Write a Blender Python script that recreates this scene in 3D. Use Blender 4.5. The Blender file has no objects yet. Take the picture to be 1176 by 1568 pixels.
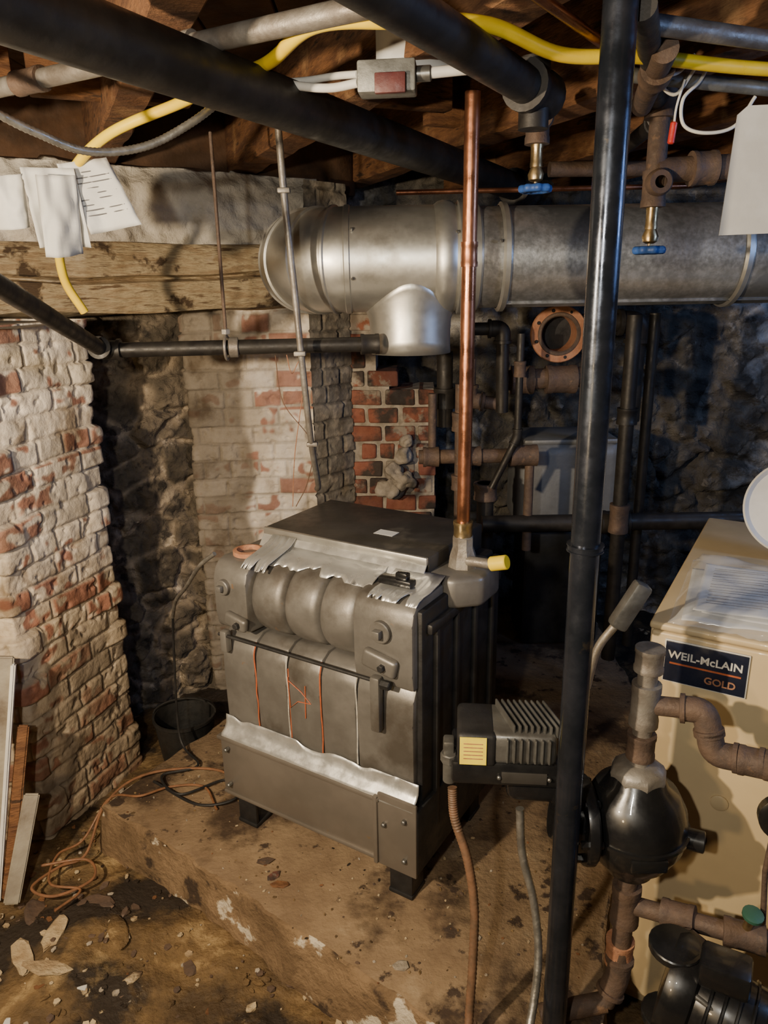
import bpy, bmesh, math, random
from mathutils import Vector, Matrix, noise
random.seed(7)
V=Vector
col=bpy.context.scene.collection

# ------------------------------------------------------------------ camera
cd=bpy.data.cameras.new("camera"); cam=bpy.data.objects.new("camera",cd); col.objects.link(cam)
cd.sensor_fit='VERTICAL'; cd.sensor_height=36; cd.sensor_width=27; cd.lens=26.0; cd.clip_start=0.02
p=math.radians(17); r=math.radians(1)
F=V((0,math.cos(p),-math.sin(p))); U0=V((0,math.sin(p),math.cos(p))); R0=V((1,0,0))
Rr=R0*math.cos(r)-U0*math.sin(r); Uu=U0*math.cos(r)+R0*math.sin(r)
m=Matrix.Identity(4)
for i in range(3):
    m[i][0]=Rr[i]; m[i][1]=Uu[i]; m[i][2]=-F[i]
m[2][3]=1.6
cam.matrix_world=m
bpy.context.scene.camera=cam

# ------------------------------------------------------------------ materials
def ramp(nt,fac,stops):
    n=nt.nodes.new('ShaderNodeValToRGB')
    e=n.color_ramp.elements
    while len(e)<len(stops): e.new(0.5)
    for i,(pos,c) in enumerate(stops):
        e[i].position=pos; e[i].color=(c[0],c[1],c[2],1) if not isinstance(c,(int,float)) else (c,c,c,1)
    nt.links.new(fac,n.inputs[0]); return n.outputs[0]
def tex(nt,scale,detail=6,rough=.6,stretch=None,off=0):
    tc=nt.nodes.new('ShaderNodeTexCoord'); mp=nt.nodes.new('ShaderNodeMapping')
    nt.links.new(tc.outputs['Object'],mp.inputs[0])
    if stretch: mp.inputs['Scale'].default_value=stretch
    mp.inputs['Location'].default_value=(off,off*.7,off*.3)
    n=nt.nodes.new('ShaderNodeTexNoise'); n.inputs['Scale'].default_value=scale
    n.inputs['Detail'].default_value=detail; n.inputs['Roughness'].default_value=rough
    nt.links.new(mp.outputs[0],n.inputs[0]); return n.outputs[0]
def mix(nt,f,a,b,mode='MIX'):
    n=nt.nodes.new('ShaderNodeMix'); n.data_type='RGBA'; n.blend_type=mode
    if isinstance(f,(int,float)): n.inputs[0].default_value=f
    else: nt.links.new(f,n.inputs[0])
    for i,x in ((6,a),(7,b)):
        if isinstance(x,tuple): n.inputs[i].default_value=(x[0],x[1],x[2],1)
        else: nt.links.new(x,n.inputs[i])
    return n.outputs[2]
def mat(name,c1,c2=None,c3=None,scale=12,rough=.6,metal=0,bump=.3,bscale=60,lo=.4,hi=.62,stretch=None,
        spots=None,attr=False,rvar=.15,coat=0,bdist=.004,spots2=None):
    M=bpy.data.materials.new(name); M.use_nodes=True; nt=M.node_tree; b=nt.nodes['Principled BSDF']
    c2=c2 or c1
    f=tex(nt,scale,stretch=stretch,off=3.1)
    st=[(lo,c1),(hi,c2)]
    if c3: st.append((min(.95,hi+.1),c3))
    c=ramp(nt,f,st)
    for sp,of in ((spots,9.7),(spots2,17.3)):
        if sp:
            f2=tex(nt,sp[1],off=of,detail=8)
            c=mix(nt,ramp(nt,f2,[(sp[2],0),(sp[2]+sp[3],1)]),c,sp[0])
    if attr:
        a=nt.nodes.new('ShaderNodeAttribute'); a.attribute_name='tint'
        c=mix(nt,1.0,c,a.outputs['Color'],'MULTIPLY')
    nt.links.new(c,b.inputs['Base Color'])
    b.inputs['Metallic'].default_value=metal
    fr=tex(nt,scale*2.3,off=5)
    nt.links.new(ramp(nt,fr,[(.3,max(.03,rough-rvar)),(.7,min(1,rough+rvar))]),b.inputs['Roughness'])
    if coat: b.inputs['Coat Weight'].default_value=coat
    if bump:
        bn=nt.nodes.new('ShaderNodeBump'); bn.inputs['Strength'].default_value=bump; bn.inputs['Distance'].default_value=bdist
        nt.links.new(tex(nt,bscale,detail=8,stretch=stretch),bn.inputs['Height']); nt.links.new(bn.outputs[0],b.inputs['Normal'])
    return M
M_mas=mat("painted_masonry",(1,.97,.92),(.84,.80,.73),(.62,.57,.50),scale=16,hi=.6,rough=.92,bump=1,bscale=60,attr=True,bdist=.004,spots=((.44,.37,.29),5,.55,.12))
M_bh=mat("brick_worn",(.36,.31,.25),(.25,.20,.16),scale=14,rough=.9,bump=1,bscale=50,spots=((.22,.08,.045),11,.5,.06),attr=True)
M_br=mat("brick_red",(.21,.068,.042),(.28,.105,.065),scale=15,rough=.9,bump=.9,bscale=60,spots=((.34,.28,.22),10,.58,.05),spots2=((.045,.032,.026),7,.50,.1),attr=True)
M_mort=mat("mortar",(.36,.31,.25),(.20,.17,.13),scale=20,rough=.95,bump=1,bscale=90)
M_stone=mat("rubble_stone",(.080,.064,.046),(.15,.12,.085),(.035,.028,.022),scale=11,rough=.95,bump=1,bscale=55,attr=True,bdist=.014,spots=((.24,.20,.15),7,.60,.05),spots2=((.04,.032,.025),15,.58,.06))  # dark stone, darkened further in colour to stand in for the recess shade
M_stonew=mat("cellar_stone",(.080,.070,.057),(.14,.125,.10),(.04,.036,.03),scale=9,rough=.95,bump=1,bscale=45,attr=True,bdist=.018,spots=((.50,.48,.44),2.1,.55,.07),spots2=((.20,.18,.15),13,.60,.05))
M_plast=mat("rough_plaster",(.68,.64,.56),(.48,.44,.38),(.26,.22,.16),scale=7,hi=.64,rough=.9,bump=1,bscale=26,bdist=.014,spots=((.18,.14,.095),5,.60,.08))
M_timber=mat("hewn_timber",(.33,.235,.135),(.50,.40,.25),(.14,.085,.045),scale=9,rough=.9,bump=1,bscale=38,stretch=(1,1,7),hi=.56,bdist=.010,spots=((.08,.05,.028),8,.59,.05),spots2=((.56,.48,.36),5,.60,.08))
M_joist=mat("joist_wood",(.10,.042,.017),(.20,.09,.035),(.045,.022,.011),scale=9,hi=.58,rough=.85,bump=1,bscale=40,stretch=(1,1,5),spots=((.28,.15,.065),6,.60,.08),bdist=.006)
M_board=mat("floorboard_wood",(.05,.026,.013),(.10,.05,.024),scale=8,rough=.85,bump=.8,bscale=35)
M_floor=mat("dirt_floor",(.060,.036,.016),(.17,.105,.042),(.38,.265,.125),scale=5.5,hi=.575,rough=.75,rvar=.25,bump=1,bscale=42,bdist=.012,spots=((.022,.014,.008),3.3,.49,.09),spots2=((.48,.37,.21),8,.665,.02))
M_pad=mat("concrete_pad",(.155,.102,.058),(.23,.16,.093),(.31,.235,.15),scale=6,rough=.85,bump=1,bscale=50,bdist=.006,spots=((.045,.026,.014),3.5,.50,.09),spots2=((.04,.024,.015),16,.59,.05))
M_pade=mat("pad_edge_concrete",(.14,.088,.045),(.235,.155,.085),scale=9,rough=.9,bump=1,bscale=40,bdist=.012,spots=((.56,.49,.38),6,.58,.025),spots2=((.045,.027,.016),9,.55,.06))
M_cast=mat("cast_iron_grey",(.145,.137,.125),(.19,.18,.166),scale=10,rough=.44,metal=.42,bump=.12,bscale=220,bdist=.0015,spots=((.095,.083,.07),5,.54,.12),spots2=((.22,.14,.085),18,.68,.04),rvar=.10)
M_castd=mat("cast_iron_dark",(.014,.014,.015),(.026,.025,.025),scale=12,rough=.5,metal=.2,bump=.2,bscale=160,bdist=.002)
M_jack=mat("jacket_steel_dark",(.045,.042,.038),(.07,.065,.06),scale=6,rough=.42,metal=.35,bump=0,spots=((.11,.10,.085),9,.60,.1))
M_skirt=mat("skirt_steel",(.17,.15,.128),(.215,.19,.163),scale=5,rough=.40,metal=.5,bump=0,rvar=.06,spots=((.22,.155,.09),14,.68,.05))
M_foil=mat("insulation_foil",(.62,.63,.62),(.72,.72,.70),scale=12,rough=.36,metal=.75,bump=.2,bscale=22,bdist=.003)
M_galv=mat("galvanized_steel",(.50,.49,.45),(.58,.57,.53),(.52,.51,.48),scale=12,rough=.40,metal=.85,bump=.04,bscale=20,rvar=.06,spots=((.36,.34,.30),5,.60,.10))
M_galvr=mat("galvanized_steel_spangled",(.42,.43,.43),(.60,.61,.62),(.46,.47,.48),scale=45,rough=.35,metal=.86,bump=.08,bscale=60,rvar=.06,spots=((.33,.34,.35),4,.56,.05))
M_bpipe=mat("black_iron_pipe",(.018,.016,.015),(.032,.028,.024),scale=14,rough=.52,metal=.3,bump=.15,bscale=120,bdist=.002)
M_blue=mat("dark_steel_pipe",(.032,.038,.050),(.055,.06,.078),scale=12,rough=.24,metal=.75,bump=.08,bscale=70,spots=((.09,.075,.06),20,.66,.05),bdist=.002)
M_grpipe=mat("weathered_pipe",(.28,.26,.23),(.18,.155,.13),scale=18,rough=.5,metal=.5,bump=.3,bscale=90)
M_rust=mat("rusty_pipe",(.13,.085,.06),(.085,.06,.048),(.21,.125,.075),scale=22,rough=.7,metal=.3,bump=.6,bscale=90)
M_orust=mat("orange_rust",(.34,.15,.08),(.42,.21,.12),(.22,.10,.06),scale=25,rough=.8,metal=.1,bump=.6,bscale=90)
M_cop=mat("copper",(.42,.18,.095),(.33,.14,.08),(.22,.10,.06),scale=9,rough=.32,metal=.9,bump=.1,bscale=60)
M_brass=mat("brass",(.38,.28,.14),(.26,.19,.10),scale=20,rough=.38,metal=.9,bump=.1)
M_yel=mat("yellow_jacket",(.85,.62,.02),(.75,.50,.02),scale=10,rough=.4,bump=.1)
M_ylab=mat("yellow_label",(.85,.70,.05),(.80,.62,.05),scale=40,rough=.5,bump=0)
M_wht=mat("white_plastic",(.66,.65,.61),(.56,.54,.50),scale=10,rough=.5,bump=.1)
M_pane=mat("weathered_white_board",(.30,.27,.21),(.21,.18,.14),(.13,.10,.07),scale=8,rough=.7,bump=.5)
M_paper=mat("paper",(.62,.62,.60),(.54,.54,.52),scale=9,rough=.7,bump=.15,bscale=14,bdist=.01)
M_pprt=mat("printed_ink",(.12,.12,.13),rough=.8,bump=0)
M_beige=mat("beige_enamel",(.60,.47,.27),(.54,.42,.245),scale=4,rough=.42,bump=0,coat=.2,spots=((.40,.31,.185),5,.64,.1))
M_black=mat("black_enamel",(.009,.009,.010),(.014,.014,.014),scale=10,rough=.30,metal=.05,bump=.04,bscale=90,coat=.25,bdist=.001)
M_alu=mat("cast_aluminium",(.20,.20,.19),(.135,.13,.12),scale=16,rough=.42,metal=.7,bump=.1)
M_bluep=mat("blue_handle",(.03,.10,.35),(.02,.06,.22),scale=30,rough=.5)
M_greenp=mat("green_handle",(.03,.10,.065),rough=.5)
M_rubber=mat("black_rubber",(.010,.010,.010),(.02,.018,.016),rough=.6)
M_org=mat("orange_sealant",(.42,.10,.035),(.30,.08,.03),scale=60,rough=.6)
M_seal=mat("pale_sealant",(.46,.44,.39),(.28,.26,.22),scale=60,rough=.7)
M_tank=mat("grey_tank",(.20,.205,.21),(.15,.155,.16),scale=5,rough=.5,metal=.3)
M_lamp=mat("grey_box",(.25,.25,.23),(.16,.16,.15),scale=20,rough=.5,metal=.5)
M_dred=mat("dark_red_box",(.12,.03,.025),(.08,.02,.02),scale=20,rough=.5)
M_bx=mat("armored_cable_steel",(.38,.37,.34),(.26,.25,.23),scale=30,rough=.4,metal=.8)
M_brn=mat("brown_cable",(.17,.09,.05),(.10,.06,.035),scale=30,rough=.6)
M_ocord=mat("orange_brown_cord",(.22,.10,.045),(.14,.065,.03),scale=30,rough=.6)
M_redp=mat("red_wire_nut",(.5,.03,.02),rough=.4)
M_dbl=mat("badge_navy",(.015,.018,.035),rough=.3,bump=0)
M_film=bpy.data.materials.new("clear_plastic_film"); M_film.use_nodes=True
b_=M_film.node_tree.nodes['Principled BSDF']; b_.inputs['Base Color'].default_value=(.9,.92,.95,1); b_.inputs['Roughness'].default_value=.12; b_.inputs['Alpha'].default_value=.15

# ------------------------------------------------------------------ geometry helpers
def fillet(pts,rad,n=5):
    pts=[V(q) for q in pts]; out=[pts[0]]
    for i in range(1,len(pts)-1):
        a,b,c=pts[i-1],pts[i],pts[i+1]
        d1=(a-b);d2=(c-b);rr=min(rad,d1.length*.49,d2.length*.49)
        s=b+d1.normalized()*rr; e=b+d2.normalized()*rr
        for k in range(n+1):
            t=k/n; out.append(s*(1-t)**2+b*2*t*(1-t)+e*t*t)
    out.append(pts[-1]); return out
def smooth(pts,n=8):
    P=[V(q) for q in pts]; P=[P[0]*2-P[1]]+P+[P[-1]*2-P[-2]]; out=[]
    for i in range(1,len(P)-2):
        for k in range(n):
            t=k/n; a,b,c,d=P[i-1],P[i],P[i+1],P[i+2]
            out.append(.5*((2*b)+(c-a)*t+(2*a-5*b+4*c-d)*t*t+(3*b-a-3*c+d)*t**3))
    out.append(P[-2]); return out
class G:
    def __init__(s,name,M=None,solo=False):
        s.name=name; s.M=M or Matrix.Identity(4); s.solo=solo; s.parts=[]; s.root=None
    def add(s,name,bm,mat,sm=False,mats=None,autos=False):
        bm.transform(s.M)
        me=bpy.data.meshes.new(name)
        bm.to_mesh(me); bm.free()
        for mm in (mats or [mat]): me.materials.append(mm)
        if sm:
            me.polygons.foreach_set('use_smooth',[True]*len(me.polygons))
            if autos: me.set_sharp_from_angle(angle=math.radians(38))
        ob=bpy.data.objects.new(s.name if s.solo else name,me); col.objects.link(ob)
        s.parts.append(ob); return ob
    def done(s):
        if s.solo: return s.parts[0]
        cs=[V(c) for o in s.parts for c in o.bound_box]
        c=sum(cs,V())/len(cs); c.z=min(q.z for q in cs)
        e=bpy.data.objects.new(s.name,None); e.empty_display_size=.05; e.location=c; col.objects.link(e)
        for o in s.parts:
            o.parent=e; o.matrix_parent_inverse=Matrix.Translation(-c)
        return e
    def box(s,name,c,size,mat,rot=(0,0,0),bev=.003,seg=2):
        bm=bmesh.new(); bmesh.ops.create_cube(bm,size=1)
        bmesh.ops.scale(bm,vec=size,verts=bm.verts)
        if bev: bmesh.ops.bevel(bm,geom=list(bm.edges),offset=min(bev,min(size)*.45),segments=seg,affect='EDGES',profile=.5)
        R=Matrix.Rotation(rot[2],4,'Z')@Matrix.Rotation(rot[1],4,'Y')@Matrix.Rotation(rot[0],4,'X')
        bm.transform(Matrix.Translation(c)@R)
        return s.add(name,bm,mat,bev>0,autos=True)
    def mm(s,name,lo,hi,mat,bev=.003,seg=2):
        c=[(a+b)/2 for a,b in zip(lo,hi)]; z=[b-a for a,b in zip(lo,hi)]
        return s.box(name,c,z,mat,bev=bev,seg=seg)
    def sweep(s,name,pts,rad,mat,n=14,caps=True,ridge=0):
        pts=[V(q) for q in pts]; bm=bmesh.new(); rings=[]; up=None
        for i,q in enumerate(pts):
            t=(pts[min(i+1,len(pts)-1)]-pts[max(i-1,0)]).normalized()
            if up is None:
                up=t.orthogonal().normalized()
            up=(up-t*up.dot(t)).normalized(); sd=t.cross(up)
            rr=rad[i] if isinstance(rad,(list,tuple)) else rad
            if ridge and i%2: rr*=1-ridge
            rings.append([bm.verts.new(q+(up*math.cos(2*math.pi*k/n)+sd*math.sin(2*math.pi*k/n))*rr) for k in range(n)])
        for a,b in zip(rings,rings[1:]):
            for k in range(n): bm.faces.new((a[k],a[(k+1)%n],b[(k+1)%n],b[k]))
        if caps: bm.faces.new(rings[0][::-1]); bm.faces.new(rings[-1])
        bmesh.ops.recalc_face_normals(bm,faces=bm.faces)
        return s.add(name,bm,mat,True,autos=True)
    def lathe(s,name,prof,p0,ax,mat,n=28,caps=True):
        p0=V(p0); ax=V(ax).normalized(); up=ax.orthogonal().normalized(); sd=ax.cross(up); bm=bmesh.new(); rings=[]
        for rr,h in prof:
            rings.append([bm.verts.new(p0+ax*h+(up*math.cos(2*math.pi*k/n)+sd*math.sin(2*math.pi*k/n))*max(rr,.0002)) for k in range(n)])
        for a,b in zip(rings,rings[1:]):
            for k in range(n): bm.faces.new((a[k],a[(k+1)%n],b[(k+1)%n],b[k]))
        if caps: bm.faces.new(rings[0][::-1]); bm.faces.new(rings[-1])
        bmesh.ops.recalc_face_normals(bm,faces=bm.faces)
        return s.add(name,bm,mat,True,autos=True)
    def cyl(s,name,a,b,rad,mat,n=20,bev=.002):
        a=V(a);b=V(b);L=(b-a).length; bv=min(bev,rad*.4,L*.4)
        return s.lathe(name,[(rad-bv,0),(rad,bv),(rad,L-bv),(rad-bv,L)],a,b-a,mat,n=n)
    def coup(s,name,c,d,rad,mat,L=None):
        L=L or rad*2.2; d=V(d).normalized(); a=V(c)-d*L/2; R=rad*1.32
        return s.lathe(name,[(rad,0),(R*1.06,.0005),(R*1.06,L*.18),(R,L*.24),(R,L*.76),(R*1.06,L*.82),(R*1.06,L-.0005),(rad,L)],a,d,mat,n=20)
    def elbow(s,name,a,b,c,rad,mat):
        a,b,c=V(a),V(b),V(c); d1=(a-b).normalized(); d2=(c-b).normalized(); k=rad*2.1
        pts=fillet([b+d1*k,b,b+d2*k],k*.95,7)
        s.sweep(name,pts,rad*1.28,mat,n=18)
        for j,(d) in enumerate((d1,d2)):
            s.lathe(name+"_band_%d"%j,[(rad*1.2,0),(rad*1.48,.001),(rad*1.48,rad*.5),(rad*1.2,rad*.55)],b+d*(k-rad*.3),d,mat,n=18)
    def run(s,name,pts,rad,mat,fm=None,elb=True):
        pts=[V(q) for q in pts]
        s.sweep(name,fillet(pts,rad*1.8),rad,mat,n=18)
        if elb:
            for i in range(1,len(pts)-1): s.elbow(name+"_elbow_%d"%i,pts[i-1],pts[i],pts[i+1],rad,fm or mat)
    def prism(s,name,poly,ax,lo,hi,mat,bev=.003):
        bm=bmesh.new()
        def mk(u,w,h):
            return {'x':(h,u,w),'y':(u,h,w),'z':(u,w,h)}[ax]
        A=[bm.verts.new(mk(u,w,lo)) for u,w in poly]; B=[bm.verts.new(mk(u,w,hi)) for u,w in poly]; n=len(poly)
        for k in range(n): bm.faces.new((A[k],A[(k+1)%n],B[(k+1)%n],B[k]))
        bm.faces.new(A[::-1]); bm.faces.new(B); bmesh.ops.recalc_face_normals(bm,faces=bm.faces)
        if bev: bmesh.ops.bevel(bm,geom=list(bm.edges),offset=bev,segments=2,affect='EDGES',profile=.5)
        return s.add(name,bm,mat,True,autos=True)
    def gridv(s,name,P,mat,tn=None,thick=0):
        bm=bmesh.new(); lay=bm.loops.layers.float_color.new('tint')
        vs=[[bm.verts.new(q) for q in row] for row in P]
        for j in range(len(P)-1):
            for i in range(len(P[0])-1):
                f=bm.faces.new((vs[j][i],vs[j][i+1],vs[j+1][i+1],vs[j+1][i]))
                if tn:
                    for lp,(a,b) in zip(f.loops,((j,i),(j,i+1),(j+1,i+1),(j+1,i))):
                        t=tn[a][b]; lp[lay]=(t,t,t,1) if isinstance(t,(int,float)) else (t[0],t[1],t[2],1)
        ob=s.add(name,bm,mat,True)
        if thick:
            md=ob.modifiers.new("thickness",'SOLIDIFY'); md.thickness=thick; md.offset=-1
        return ob
    def grid(s,name,o,u,v,nu,nv,fn,mat,thick=0):
        o,u,v=V(o),V(u),V(v); n=u.cross(v).normalized(); P=[];T=[]
        for j in range(nv+1):
            row=[];tr=[]
            for i in range(nu+1):
                q=o+u*(i/nu)+v*(j/nv); h=fn(q,i/nu,j/nv)
                h,t=h if isinstance(h,tuple) else (h,1)
                row.append(q+n*h); tr.append(t)
            P.append(row); T.append(tr)
        return s.gridv(name,P,mat,T,thick)

def h2(a,b,c=0):
    return .5+.5*noise.cell(V((a*12.9898+.37,b*78.233+.11,c*3.7+.5)))
def sst(x,a,b):
    t=min(1,max(0,(x-a)/(b-a))); return t*t*(3-2*t)
def masonry(g,name,path,z0,z1,colfn,ds=.005,dz=.005,bl=.205,bh=.068,amp=.011,seed_=0,cj=.012,smear=.35,rough=1):
    """old brickwork modelled as real relief wrapped along a plan path (outward = right of travel)"""
    pts=fillet([V((x,y,0)) for x,y in path],.012,3)
    S=[0]
    for a,b in zip(pts,pts[1:]): S.append(S[-1]+(b-a).length)
    corners=[]; acc=0
    for a,b in zip(path,path[1:]): acc+=math.hypot(b[0]-a[0],b[1]-a[1]); corners.append(acc)
    n=int(S[-1]/ds); base=[]; k=0
    for i in range(n+1):
        s_=min(S[-1]*i/n,S[-1]-1e-6)
        while S[k+1]<s_: k+=1
        t=(s_-S[k])/(S[k+1]-S[k]); q=pts[k].lerp(pts[k+1],t); base.append((s_,q))
    nr=[]
    for i in range(n+1):
        d=(base[min(i+2,n)][1]-base[max(i-2,0)][1]).normalized(); nr.append(V((d.y,-d.x,0)))
    nz=int((z1-z0)/dz); P=[];T=[]
    for j in range(nz+1):
        z=z0+(z1-z0)*j/nz; row=[];tr=[]
        for i in range(n+1):
            s_,q=base[i]; w=q+V((0,0,z))
            zz=z-z0+noise.noise(w*4)*.010+noise.noise(w*21)*.003; ss=s_+noise.noise(w*17+V((4,4,4)))*.004
            r_=math.floor(zz/bh); l=bl if (r_%4!=2) else bl*.52
            x=(ss+(r_%2)*bl*.5+h2(r_,1,seed_)*.05)/l; ci=math.floor(x); fx=x-ci; fz=zz/bh-r_
            ex=min(fx,1-fx)*l; ez=min(fz,1-fz)*bh; e=min(ex,ez)
            rb=h2(r_,ci,seed_); rb2=h2(ci,r_,seed_+5)
            mk=sst(e,.002,.0065)
            nn=noise.fractal(w*30,1,2,3); n2=noise.noise(w*9+V((seed_,0,0)))
            h=mk*amp*(.55+.9*rb)*(1-smear*sst(n2,-.1,.4)) + nn*.0022*rough + n2*.003*rough
            if nn<-.35: h-=.005*rough*sst(-nn,.35,.7)
            dc=min([abs(s_-c) for c in corners[:-1]] or [9])
            h+=cj*(h2(r_,3,seed_)-.5)*sst(.10-dc,0,.05)
            c=colfn(s_,z,rb,rb2,mk,nn,n2,w)
            row.append(q+nr[i]*h+V((0,0,z))); tr.append(c)
        P.append(row);T.append(tr)
    g.gridv(name,P,M_mas,T)
def lerp3(a,b,t): return tuple(x+(y-x)*t for x,y in zip(a,b))
def col_pier(s_,z,rb,rb2,mk,nn,n2,w):
    paint=(.86,.79,.68); dirty=(.56,.46,.34); redc=lerp3((.40,.155,.095),(.29,.115,.075),rb2); grey=(.36,.30,.24)
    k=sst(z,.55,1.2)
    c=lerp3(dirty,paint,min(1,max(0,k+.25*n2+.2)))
    thr=.91 if z>1.20 else (.36 if z>1.13 else .68)
    worn=sst(noise.noise(w*34)+noise.noise(w*12)*1.15+( .50 if rb>thr else -.42+.14*(1-k)-.12*k),-.02,.28)
    rc=redc if (rb2>.25 or rb>thr) else grey
    c=lerp3(c,rc,worn*mk*.9)
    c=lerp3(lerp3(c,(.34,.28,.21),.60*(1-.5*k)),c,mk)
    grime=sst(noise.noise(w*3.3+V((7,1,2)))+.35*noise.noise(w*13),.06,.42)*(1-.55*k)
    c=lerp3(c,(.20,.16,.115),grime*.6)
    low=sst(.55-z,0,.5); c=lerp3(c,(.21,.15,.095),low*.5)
    v_=.80+.3*rb2
    return tuple(x*v_ for x in c)
def col_wc(s_,z,rb,rb2,mk,nn,n2,w):
    paint=(.80,.74,.66); redc=(.34,.14,.095)
    hit=.70 if (rb>.93 or (abs(z-1.20)<.035 and rb2>.45)) else -.42
    worn=sst(noise.noise(w*30)+noise.noise(w*11)*1.1+hit,.0,.28)
    c=lerp3(paint,(.44,.38,.30),sst(n2+noise.noise(w*4)*.6,-.05,.4)*.7)
    c=lerp3(c,redc,worn*mk*.85); c=lerp3(tuple(x*.66 for x in c),c,mk)
    shadow=sst(.37-s_+noise.noise(w*7)*.04,0,.035)  # cast shadow painted into the left end of the wall colour
    c=lerp3(c,(.14,.115,.085),shadow*.82)
    return tuple(x*(.80+.28*rb2) for x in c)
def col_grey(s_,z,rb,rb2,mk,nn,n2,w):
    c=lerp3((.14,.13,.115),(.23,.21,.18),rb); c=lerp3(tuple(x*.55 for x in c),c,mk)
    return lerp3(c,(.36,.32,.27),sst(nn,.15,.5)*.6)

def bricks(g,name,o,d,L,z0,z1,pick,mats,mort,depth=.10,bl=.20,bh=.060,gap=.011,jit=.004,ext=None,inset=.010):
    d=V((d[0],d[1],0)).normalized(); n=V((d.y,-d.x,0)); o=V((o[0],o[1],0))
    bm=bmesh.new(); lay=bm.loops.layers.float_color.new('tint'); rows=int((z1-z0)/(bh+gap))
    for rr in range(rows):
        z=z0+rr*(bh+gap); half=(rr%2)*(bl+gap)/2; header=(rr%5==3)
        l=bl if not header else bl*.5; x=-half if not header else -half*.5
        while x<L:
            a=max(x,0)+random.uniform(0,.003); b=min(x+l,L)-random.uniform(0,.003)
            x+=l+gap
            if b-a<.025: continue
            if ext and not ext((a+b)/2,z): continue
            out=random.uniform(-jit,jit); co=[]
            for (s_,e_,h_) in ((a,out,0),(b,out,0),(b,-depth,0),(a,-depth,0),(a,out,bh),(b,out,bh),(b,-depth,bh),(a,-depth,bh)):
                j=lambda q: random.uniform(-q,q)
                co.append(bm.verts.new(o+d*(s_+j(.003))+n*(e_+j(.003))+V((0,0,z+h_+j(.003)))))
            idx=((0,1,5,4),(1,2,6,5),(2,3,7,6),(3,0,4,7),(4,5,6,7),(3,2,1,0))
            mi=pick((a+b)/2,z); t=random.uniform(.55,1.1)
            for f in idx:
                fc=bm.faces.new([co[k] for k in f]); fc.material_index=mi
                for lp in fc.loops: lp[lay]=(t,t,t*.97,1)
    bmesh.ops.recalc_face_normals(bm,faces=bm.faces)
    ob=g.add(name,bm,None,mats=mats)
    md=ob.modifiers.new("bevel",'BEVEL'); md.width=.007; md.segments=2
    bm=bmesh.new(); c0=o+n*-inset; xs=0
    while xs<L-.01:
        xe=min(xs+.05,L-.004); zt=z0
        while zt<z1 and (not ext or ext((xs+xe)/2,zt)): zt+=bh+gap
        if zt>z0:
            q=[c0+d*xs,c0+d*xe,c0+d*xe-n*(depth-inset),c0+d*xs-n*(depth-inset)]
            A=[bm.verts.new(k+V((0,0,z0))) for k in q]; B=[bm.verts.new(k+V((0,0,zt-gap))) for k in q]
            for k in range(4): bm.faces.new((A[k],A[(k+1)%4],B[(k+1)%4],B[k]))
            bm.faces.new(A[::-1]); bm.faces.new(B)
        xs+=.05
    bmesh.ops.recalc_face_normals(bm,faces=bm.faces); g.add(name+"_mortar",bm,mort)

def rubble_fn(sc,amp,seedv,stone_t=(.8,1.2),mt=1.5,warp=.25,fine=.35):
    def fn(q,a,b):
        w=q*sc+V((seedv,seedv*.3,0))+noise.noise_vector(q*6)*warp+noise.noise_vector(q*2.2)*warp*1.2
        w=V((w.x,w.y,w.z*1.5))
        d,pts=noise.voronoi(w)
        e=min(1,max(0,(d[1]-d[0])*4.5)); e=e*e*(3-2*e)
        k=noise.cell(pts[0]*7.3)
        fr=noise.fractal(q*24,.8,2,4)
        fac=noise.voronoi(q*sc*3.3)[0][0]
        h=amp*e*(.5+.5*k-.35*fac)+fr*amp*fine+noise.noise(q*9)*amp*.25
        pt=sst(noise.noise(q*5+V((3,3,seedv))),.0,.35)
        t=(mt*(1-e)+(stone_t[0]+(stone_t[1]-stone_t[0])*abs(k))*e)*(1+.35*fr)
        return h,max(.1,t*(1-pt)+pt*(mt*.5))
    return fn

# ------------------------------------------------------------------ room shell
def flh(q):
    h=noise.fractal(q*2.2,1,2,4)*.028+noise.noise(q*14)*.008+noise.noise(q*33)*.005
    dl=math.hypot(q.x+1.0,q.y-1.6); h+=.04*math.exp(-(dl/.45)**2)
    return h
g=G("floor",solo=True)
g.grid("floor",(-2.6,-.6,-.02),(5.2,0,0),(0,4.2,0),340,280,lambda q,a,b:flh(q),M_floor); g.done()

g=G("concrete_pad")
pad=[(-.856,1.83),(-.65,1.69),(-.441,1.545),(-.25,1.395),(-.058,1.248),(.14,1.10),(.34,.96),(.46,1.2),(.52,1.42),(.92,2.05),(.95,3.2),(-.3,3.2),(-.42,2.55),(-.59,2.26),(-.72,2.05)]
bm=bmesh.new()
def dens(P,step=.015):
    o=[]
    for i,a in enumerate(P):
        b=P[(i+1)%len(P)]; a_=V((a[0],a[1],0)); b_=V((b[0],b[1],0)); n=max(1,int((b_-a_).length/step))
        for k in range(n): o.append(a_.lerp(b_,k/n))
    return o
D=dens(pad)
lv=[(-.05,.012),(.0,.010),(.03,.006),(.055,.004),(.08,.002),(.105,.0),(.130,0),(.146,-.003),(.15,-.010)]
cen=V((0,2.1,0)); rings=[]
for z,o in lv:
    rg=[]
    for q in D:
        d=(q-cen); d.z=0; d.normalize()
        nn=noise.noise(V((q.x*9,q.y*9,z*12)))*.016+noise.noise(V((q.x*30,q.y*30,z*30)))*.009
        rg.append(bm.verts.new(V((q.x,q.y,z))+d*(o+nn)))
    rings.append(rg)
for a,b in zip(rings,rings[1:]):
    for k in range(len(D)):
        f=bm.faces.new((a[k],a[(k+1)%len(D)],b[(k+1)%len(D)],b[k])); f.material_index=1
f=bm.faces.new(rings[-1]); f.material_index=0
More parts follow.
